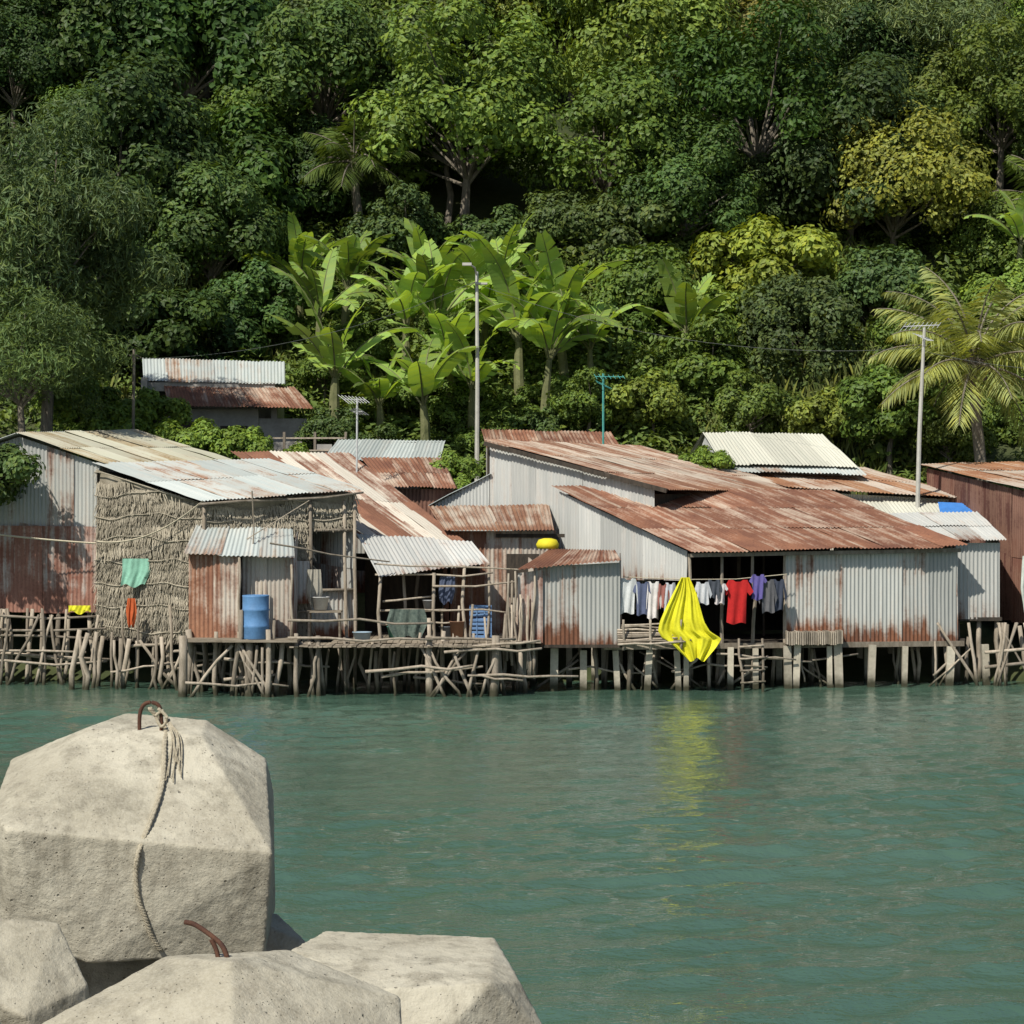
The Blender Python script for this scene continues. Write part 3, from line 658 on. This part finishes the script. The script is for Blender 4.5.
cwall('left_gable_a',(6.0,75.2),(6.2,73),3.,6.2,7.1,GALVC,H); cwall('left_gable_b',(6.2,73),(6.7,70.7),3.,7.1,6.2,GALVC,H)
cwall('front_wall',(6.7,70.7),(10.5,70.7),2.5,6.15,6.05,GALVC,H)
H=empty('rusty_shed')
corr('roof',(-3.7,66.5,5.45),(-1.6,66.5,5.4),(-2.1,69.3,6.35),(-4.6,69.3,6.35),ROOFRUST,H)
cwall('front_wall',(-3.6,66.8),(-1.7,66.8),2,5.4,5.35,BROWNWALL,H); cwall('side',(-1.7,66.8),(-2.1,69.2),2,5.35,6.3,GALV,H)
H=empty('grey_roof_shed')
corr('roof',(-5.8,69.6,6.3),(-2.2,69.6,6.25),(-2.1,72,6.95),(-5.5,72,7.0),ROOFGREY,H)
cwall('front_wall',(-5.6,69.9),(-2.3,69.9),2,6.2,6.2,GALV,H)
A=Acc(); bwall(A,(-5.6,71.8),(-2.2,71.8),2.5,6.9); A.obj('back_wall',DARKW,H)
H=empty('rust_roof_shed')
corr('roof',(-.8,71.9,6.72),(3.5,71.9,6.6),(3.2,74,7.3),(-1.0,74,7.38),ROOFRUST,H)
cwall('front_wall',(-.6,72.2),(3.3,72.2),3,6.7,6.6,GALV,H); cwall('side',(-.6,72.2),(-.8,74),3,6.7,7.2,GALV,H)
H=empty('hillside_house')
corr('upper_roof',(-12.35,76.4,9.1),(-7.6,76.4,9.0),(-7.8,78.3,9.85),(-12.7,78.3,10.0),ROOFGREY,H)
corr('lower_roof',(-11.3,74.8,8.2),(-6.5,74.8,8.12),(-7.3,76.6,8.92),(-11.7,76.6,8.98),ROOFRUST,H)
A=Acc(); A.box((-10,75.6,6.6),(3.2,.2,3.)); A.box((-7.6,75.7,6.4),(1.6,.2,2.8)); A.box((-10.2,78,7.4),(4.6,.2,4.4)); A.box((-12.3,77.2,7.4),(.2,2,3.6)); A.box((-7.9,76.9,6.8),(.2,2.4,3.4)); A.box((-10.1,76.5,8.9),(4.3,.12,.3))
A.box((-7.9,74.2,5.6),(3.0,.2,.7)); A.box((-6.1,74.2,5.9),(.5,.3,2.0)); A.obj('concrete_walls',CONC,H)
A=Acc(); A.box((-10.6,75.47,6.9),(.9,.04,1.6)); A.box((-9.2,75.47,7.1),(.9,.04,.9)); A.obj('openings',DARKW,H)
A=Acc()
for z in(6.25,6.7,7.1): A.beam((-8.3,74.1,z),(-5.4,74.0,z),.06,.05)
for x in(-8.3,-7.4,-6.4,-5.4): A.beam((x,74.05,4.5),(x,74.05,7.3),.08,.08)
A.obj('fence',WOOD,H)

H=empty('stick_jetty')
A=Acc()
for i in range(46): x=-5.6+i*.122+R_(-.01,.01); A.box((x,58.75+R_(-.06,.06),1.28+R_(-.012,.012)),(.11,1.7,.035))
A.obj('walkway_boards',PLANK,H)
A=Acc()
for i in range(70):
    x=-11.6+i*.172+R_(-.12,.12); y=R_(57.9,60.2) if x>-8.5 else R_(60,61.8)
    A.stick((x+R_(-.25,.25),y+R_(-.1,.1),-.8),(x,y,R_(1.1,1.6) if random.random()<.8 else R_(1.8,2.3)),R_(.03,.08),.07)
for i in range(18):
    x=R_(-11.4,-.8); z=R_(.35,1.35); y=R_(57.9,58.4) if x>-8.5 else R_(60,61)
    A.stick((x,y,z),(x+R_(1.2,2.8),y+R_(-.1,.1),z+R_(-.3,.3)),R_(.028,.045),.05)
for i in range(18):
    x=R_(-10.6,-.6); y=57.95 if x>-8.5 else 60.4
    A.stick((x,y,-.3),(x+R_(-1.4,1.4),y+.1,1.3),R_(.03,.05),.05)
for z in(1.5,1.95): A.stick((-5.7,57.95,z),(-2.0,57.95,z+R_(-.1,.1)),.035,.05)
A.stick((-2.2,57.95,1.5),(.1,58.4,1.45),.04)
for x,r in((-8.4,.12),(-6.7,.11),(-4.9,.07),(-2.1,.1),(-.45,.12)): A.stick((x,58.1,-.9),(x+R_(-.05,.05),58.1,1.55),r,.02,8)
A.obj('sticks',WOOD,H,True)
def cloth(name,rows,Y,mat,fold=.05,nf=3.,depth=None,parent=None,ncol=22):
    V=[];F=[]; rs=np.array(rows); t=np.linspace(0,1,26)
    src=np.linspace(0,1,len(rs)); xl=np.interp(t,src,rs[:,0]);xr=np.interp(t,src,rs[:,1]);z=np.interp(t,src,rs[:,2])
    ph=R_(0,6)
    for i in range(26):
        for j in range(ncol+1):
            u=j/ncol; x=xl[i]+(xr[i]-xl[i])*u
            y=Y+fold*math.sin(u*nf*6.28+ph+.8*math.sin(t[i]*3))*min(1,.25+t[i]*1.2)+fold*.35*math.sin(u*nf*15+t[i]*5)
            V.append((x,y,z[i]+.05*math.sin(u*9+ph)*t[i]*(1 if i>18 else .3)))
    n=ncol+1
    for i in range(25):
        for j in range(ncol): F.append([i*n+j,i*n+j+1,(i+1)*n+j+1,(i+1)*n+j])
    return build(name,V,F,mat,parent,smooth=True)
YEL=flat('yellow_tarpaulin',(.72,.68,.03),.6)
cloth('yellow_tarpaulin',[(4.4,4.62,3.0),(4.2,4.8,2.6),(4.0,4.9,2.2),(3.85,5.0,1.85),(3.8,5.15,1.6),(3.9,5.45,1.42),(4.2,5.3,1.2),(4.55,5.0,.85)],59.35,YEL,.07,3.2,ncol=40)
cloth('green_cloth',[(-10.45,-9.75,3.45),(-10.45,-9.7,3.1),(-10.5,-9.85,2.72)],61.15,flat('mint_cloth',(.25,.5,.38)),.03,2)
cloth('yellow_rag',[(-12.1,-11.5,2.15),(-12.1,-11.5,1.95)],62.2,YEL,.03,2)
cloth('orange_rag',[(-10.25,-10.05,2.4),(-10.3,-10.0,2.05),(-10.25,-10.1,1.65)],60.8,flat('orange_cloth',(.5,.11,.035)),.03,2)
cloth('white_cloth',[(13.95,14.5,3.5),(13.9,14.4,2.6),(14.0,14.3,1.9)],62.3,flat('pale_cloth',(.5,.55,.5)),.04,2)
cloth('fishing_net',[(-3.2,-2.3,2.15),(-3.3,-2.2,1.8),(-3.1,-2.4,1.4)],59.85,NET,.06,3)
cloth('hanging_sack',[(-5.35,-5.0,3.2),(-5.4,-4.95,2.6),(-5.3,-5.05,2.25)],59.6,flat('sack',(.35,.33,.28)),.05,2)
cloth('hanging_cloth',[(-1.9,-1.5,3.0),(-1.95,-1.5,2.6),(-1.9,-1.6,2.3)],60.1,flat('dark_blue_cloth',(.08,.1,.16)),.04,2)
def shirt(name,x,y,zt,w_,h_,col,long=False):
    m=flat(name+'_fabric',col,.9); V=[];F=[];n=8
    ph=R_(0,6); skew=R_(-.05,.05)
    for i in range(n+1):
        for j in range(n+1):
            u=j/n*2-1; v=i/n; wid=w_/2*(1-.06*math.sin(v*3)+R_(-.02,.02))
            V.append((x+u*wid+skew*v,y+.045*math.sin(u*6+ph+v*2)*(.3+v),zt-h_*v-(.05 if abs(u)<.3 and i==0 else 0)+.03*math.sin(u*4+ph)*v))
    for i in range(n):
        for j in range(n): F.append([i*(n+1)+j,i*(n+1)+j+1,(i+1)*(n+1)+j+1,(i+1)*(n+1)+j])
    for sg in(-1,1):
        b=len(V); sw=w_*.3; sh=h_*(.75 if long else .36)
        V+=[(x+sg*w_*.47,y,zt),(x+sg*(w_*.5+sw),y+.03,zt-sh*.75),(x+sg*(w_*.5+sw*.35),y-.03,zt-sh),(x+sg*w_*.45,y,zt-h_*.28)]; F.append([b,b+1,b+2,b+3])
    build(name,V,F,m,None,smooth=True)
for x,w_,h_,c,zt in((3.05,.4,.95,(.6,.62,.62),2.95),(3.42,.34,.85,(.1,.12,.2),2.9),(3.7,.3,.9,(.65,.62,.6),2.92),(3.95,.26,.7,(.3,.12,.1),2.85),(4.15,.25,.8,(.5,.52,.56),2.85),
    (5.0,.32,.6,(.55,.57,.6),2.9),(5.3,.3,.5,(.07,.08,.1),2.9),(5.48,.26,.55,(.6,.55,.55),2.85),(5.95,.52,1.1,(.45,.02,.02),2.9),(6.5,.3,.7,(.12,.1,.3),3.05),(6.75,.34,.85,(.12,.12,.13),2.95),(7.05,.3,.7,(.05,.06,.09),2.9)):
    shirt('hanging_shirt',x,59.72+max(0,x-4.7)*.26,zt+R_(-.04,.04),w_,h_*R_(.85,1.2),c,random.random()<.4)
A=Acc(); A.tube([(2.9,59.7,3.0),(4.6,59.75,2.93),(5.9,60.1,2.93),(7.3,60.5,3.05)],.012,4)
A.obj('washing_line',ROPE)
A=Acc()
for i in range(9): A.stick((2.75,59.3+i*.05,1.25+i*.06),(4.6+R_(-.2,.3),59.3+i*.05,1.3+i*.06+R_(-.05,.05)),.03)
for x in(2.9,3.6,4.4): A.stick((x,59.35,1.1),(x,59.35,1.9),.04)
A.obj('drying_rack',WOOD,None,True)
A=Acc()
for i in range(26): x=7.3+i*.06; A.box((x,60.65+i*.015,1.35+R_(-.02,.02)),(.04,.5,.35))
A.obj('slatted_bench',WOOD)

# ------------------------------------------------------------ poles, aerials, wires
def aerial(A,x,y,z,ln,ang,n=6,el=.5):
    d=np.array([math.cos(ang),math.sin(ang),0]);p=np.array([-math.sin(ang),math.cos(ang),0]);c=np.array([x,y,z])
    A.tube([c-d*ln/2,c+d*ln/2],.016,4)
    for k in range(n):
        q=c-d*ln/2+d*ln*k/(n-1); e=el*(1-.4*k/n); A.tube([q-p*e/2-np.array([0,0,e*.25]),q+p*e/2+np.array([0,0,e*.25])],.009,4)
A=Acc(); A.tube([(-1.14,74,4.8),(-1.12,74,9),(-1.14,74,12.5)],[.085,.07,.05],8); A.tube([(-1.14,74,12.35),(-1.2,73.8,12.6),(-1.4,73.5,12.7)],.03,6); A.box((-1.45,73.45,12.68),(.3,.18,.09)); A.box((-1.0,73.9,12.1),(.4,.2,.06)); A.obj('street_lamp',POLE,None,False)
A=Acc(); A.tube([(2.8,70,5.5),(2.8,70,8.95)],.035,6); aerial(A,3.0,70,8.85,.9,.25,7,.35); aerial(A,2.8,70,8.6,.4,1.6,3,.5); A.obj('television_aerial',TEAL)
A=Acc(); A.tube([(-4.5,66,5),(-4.48,66,8)],.03,6); aerial(A,-4.55,66,7.95,.8,.7,8,.55); aerial(A,-4.45,66,7.6,.5,2.2,5,.4); A.obj('television_aerial',METAL)
A=Acc(); A.tube([(-11.65,70,5.5),(-11.6,70,9.7)],.05,6); aerial(A,-11.6,70,9.5,.4,1,3,.3); A.obj('wooden_utility_pole',BARK)
A=Acc(); A.tube([(12.05,68,3),(12.15,68,7),(12.3,68,10.2)],[.075,.065,.045],8); A.obj('white_mast',POLE)
A=Acc(); aerial(A,12.2,68,10.25,1.1,-.5,9,.6); aerial(A,12.3,68,9.9,.6,1,5,.5); A.obj('mast_aerial',METAL)
A=Acc()
def wire(p,q,sag,r=.007):
    p=np.array(p,float);q=np.array(q,float); A.tube([p+(q-p)*t-np.array([0,0,sag*4*t*(1-t)]) for t in np.linspace(0,1,16)],r,4)
wire((-1.14,74,12.2),(-11.6,70,9.4),.6); wire((-1.14,74,12.1),(12.2,68,9.6),.8)
wire((12.25,68,9.5),(20,66,9),.4); A.obj('overhead_wires',CABLE)
A=Acc(); wire((-15.5,62.1,4.3),(-11.3,61.9,3.85),.05,.025); wire((-11.2,61.6,3.9),(-8.1,59.75,5.0),.35,.02); A.obj('mooring_rope',ROPE)
A=Acc(); A.stick((-6.75,59.2,5.25),(-6.7,59.2,1.4),.02); A.stick((-8.2,59.5,3.2),(-5.3,59.6,5.0),.015,0); A.stick((-6.2,58.4,3.9),(-3.2,59.6,3.4),.025); A.stick((-3.6,59.5,3.35),(.2,59.4,3.2),.025); A.obj('bamboo_poles',WOOD)

# ------------------------------------------------------------ breakwater blocks
tx1=bpy.data.textures.new('c1','CLOUDS'); tx1.noise_scale=.35; tx1.noise_depth=2
tx2=bpy.data.textures.new('c2','CLOUDS'); tx2.noise_scale=.05; tx2.noise_depth=4
def block(pts,name='concrete_block',vox=.012):
    bm=bmesh.new()
    for p in pts: bm.verts.new(p)
    bmesh.ops.convex_hull(bm,input=bm.verts[:])
    for v in [v for v in bm.verts if not v.link_faces]: bm.verts.remove(v)
    bmesh.ops.recalc_face_normals(bm,faces=bm.faces[:])
    bv=BVHTree.FromBMesh(bm)
    me=bpy.data.meshes.new(name); bm.to_mesh(me); bm.free(); me.materials.append(CBLK)
    o=bpy.data.objects.new(name,me); scene.collection.objects.link(o)
    m=o.modifiers.new('r','REMESH'); m.mode='VOXEL'; m.voxel_size=vox; m.use_smooth_shade=True
    m=o.modifiers.new('s','SMOOTH'); m.iterations=1; m.factor=.5
    for t,s in((tx1,.008),(tx2,.009)):
        d=o.modifiers.new('d','DISPLACE'); d.texture=t; d.strength=s; d.mid_level=.5; d.texture_coords='LOCAL'
    return bv
bv1=block([(-2.34,12.6,3.51),(-2.18,12.95,3.56),(-1.72,12.85,3.53),(-1.70,12.5,3.475),
 (-2.80,12.75,3.32),(-1.375,12.75,3.32),
 (-2.72,11.9,3.13),(-2.58,11.64,3.08),(-1.235,11.74,2.945),
 (-2.80,11.95,2.62),(-2.60,11.80,2.52),(-2.19,11.76,2.37),(-1.29,11.90,2.395),
 (-2.95,12.9,2.75),(-1.37,13.1,3.1),(-1.36,13.1,2.42),(-2.1,13.1,2.36),(-2.8,13.2,2.5)])
block([(-1.46,9.6,2.83),(-.965,9.9,2.80),(-1.155,9.35,2.86),(-1.97,9.2,2.6),(-.47,9.6,2.66),(-.45,9.4,2.5),(-1.09,8.9,2.62),(-2.1,9.3,2.0),(-.5,9.3,1.9),(-1.9,10.3,2.2),(-.5,10.3,2.1),(-1.2,9,1.8),(-1.2,10.5,2.5)])
block([(-.95,11.6,2.57),(-.09,11.6,2.54),(-1.09,11.2,2.55),(-.64,10.6,2.48),(-.1,10.65,2.5),(.04,10.9,2.45),(.17,10.8,2.22),(-.5,10.4,2.1),(.2,11.5,1.9),(-1.1,11,2.0),(.05,10.7,1.6),(-1.0,11.9,1.8)])
block([(-2.5,10.7,2.80),(-2.15,10.8,2.76),(-1.98,10.65,2.49),(-2.2,10.3,2.42),(-2.6,10.3,2.6),(-2.0,10.5,1.9),(-2.9,10.8,2.2),(-2.1,11.4,2.2),(-2.8,11.4,2.5)])
block([(-2.6,9.8,2.66),(-2.22,9.9,2.5),(-2.1,9.6,2.32),(-2.1,9.3,2.0),(-2.9,9.6,2.2),(-2.8,10.1,2.5),(-2.2,10.1,2.0)])
block([(-1.6,12.6,2.5),(-1.3,12.7,2.46),(-1.12,12.5,2.34),(-1.3,12.3,2.0),(-1.9,12.4,2.0),(-1.7,13.1,2.4),(-1.15,13,2.0)])
block([(-3.3,12.6,2.35),(-2.4,12.7,2.3),(-1.6,12.6,2.2),(-1.5,12.3,1.7),(-3.3,12.2,1.9),(-2.4,11.9,1.9),(-3.2,13.5,2.2),(-1.6,13.5,2.0),(-2.4,13.6,1.2)])
for i in range(14):
    x=R_(-7.5,-3.6) if i<7 else R_(-6,5); y=R_(9.5,12.5) if i<7 else R_(6,9.0); z=R_(1.4,2.0) if i<7 else R_(.6,1.1)
    q=[]
    for a in range(14):
        d=unit(rng.normal(size=3)); d=d/np.max(np.abs(d)); q.append((x+d[0]*.75,y+d[1]*.7,z+d[2]*.6))
    block(q,vox=.04)
bx=np.linspace(-40,40,60); prof=[(-12,3.0),(2,2.6),(6,1.2),(9,1.2),(11,.9),(13,.2),(15,-1)]
V=[];F=[]
for yy,zz in prof:
    for x in bx: V.append((x,yy+.3*math.sin(x*2.3),zz+.15*math.sin(x*3.1+yy)))
for i in range(len(prof)-1):
    for j in range(59): F.append([i*60+j,i*60+j+1,(i+1)*60+j+1,(i+1)*60+j])
build('breakwater_mound',V,F,mottled('rubble',(.12,.11,.09),(.26,.24,.2),3,.95,.8))
def onto(bv,p,off=.016):
    d=Vector((0,.8,-.6)).normalized(); p=Vector(p); h=bv.ray_cast(p-d*3,d)
    return tuple((h[0]-d*off)) if h[0] else tuple(p)
rp=[(-1.917,12.6,3.5),(-1.885,12.4,3.4),(-1.86,12.2,3.3),(-1.853,12.0,3.24),(-1.875,11.75,3.12),(-1.91,11.6,3.03),(-1.93,11.6,2.92),(-1.92,11.6,2.8),(-1.89,11.65,2.68),(-1.86,11.7,2.56),(-1.82,11.76,2.46)]
rp=[onto(bv1,p) for p in rp]
def cat(P,k=6):
    P=np.array(P);o=[]
    for i in range(len(P)-1):
        a=P[max(0,i-1)];b=P[i];c=P[i+1];d=P[min(len(P)-1,i+2)]
        for t in np.linspace(0,1,k,endpoint=False): o.append(.5*((2*b)+(-a+c)*t+(2*a-5*b+4*c-d)*t*t+(-a+3*b-3*c+d)*t**3))
    o.append(P[-1]);return np.array(o)
hk=onto(bv1,(-2.0,12.65,3.45),0)
A=Acc(); base=cat([(hk[0],hk[1],hk[2]+.12),rp[0]]+rp[1:],14)
for s in range(3):   # three-strand twist
    ph=s*2.094; n_=len(base); q=np.arange(n_)*.9+ph
    A.tube(base+np.stack([np.cos(q)*.006,np.sin(q)*.004,np.sin(q)*.004],1),.0085,6,.3+.2*s)
for i in range(12):
    s=(hk[0]+.09+R_(-.01,.02),hk[1],hk[2]+.06); e=onto(bv1,(-1.82+R_(-.02,.06),12.3+R_(-.25,.1),3.3)); mid=onto(bv1,(-1.84+R_(-.02,.04),12.5,3.42),.02)
    A.tube(cat([s,mid,e],5),.0035,4)
A.tube(cat([(hk[0]+.05,hk[1]-.02,hk[2]+.12),(hk[0]+.1,hk[1]-.03,hk[2]+.07),(hk[0]+.07,hk[1]-.03,hk[2]+.02),(hk[0]+.04,hk[1]-.02,hk[2]+.08),(hk[0]+.08,hk[1]-.02,hk[2]+.11)]),.009,6)
A.obj('rope',ROPE,None,True)
A=Acc(); A.tube(cat([(hk[0]-.055,hk[1],hk[2]-.05),(hk[0]-.055,hk[1],hk[2]+.08),(hk[0]-.03,hk[1],hk[2]+.14),(hk[0]+.02,hk[1],hk[2]+.15),(hk[0]+.06,hk[1],hk[2]+.11),(hk[0]+.065,hk[1],hk[2]-.05)]),.011,8)
A.obj('lifting_hook',RUSTM,None,True)
A=Acc(); A.tube(cat([(-1.17,9.5,2.78),(-1.2,9.52,2.87),(-1.24,9.55,2.91),(-1.33,9.6,2.96),(-1.38,9.62,2.97)]),.011,8); A.tube(cat([(-1.22,9.52,2.78),(-1.235,9.54,2.86),(-1.26,9.55,2.91)]),.01,8)
A.obj('lifting_hook',RUSTM,None,True)
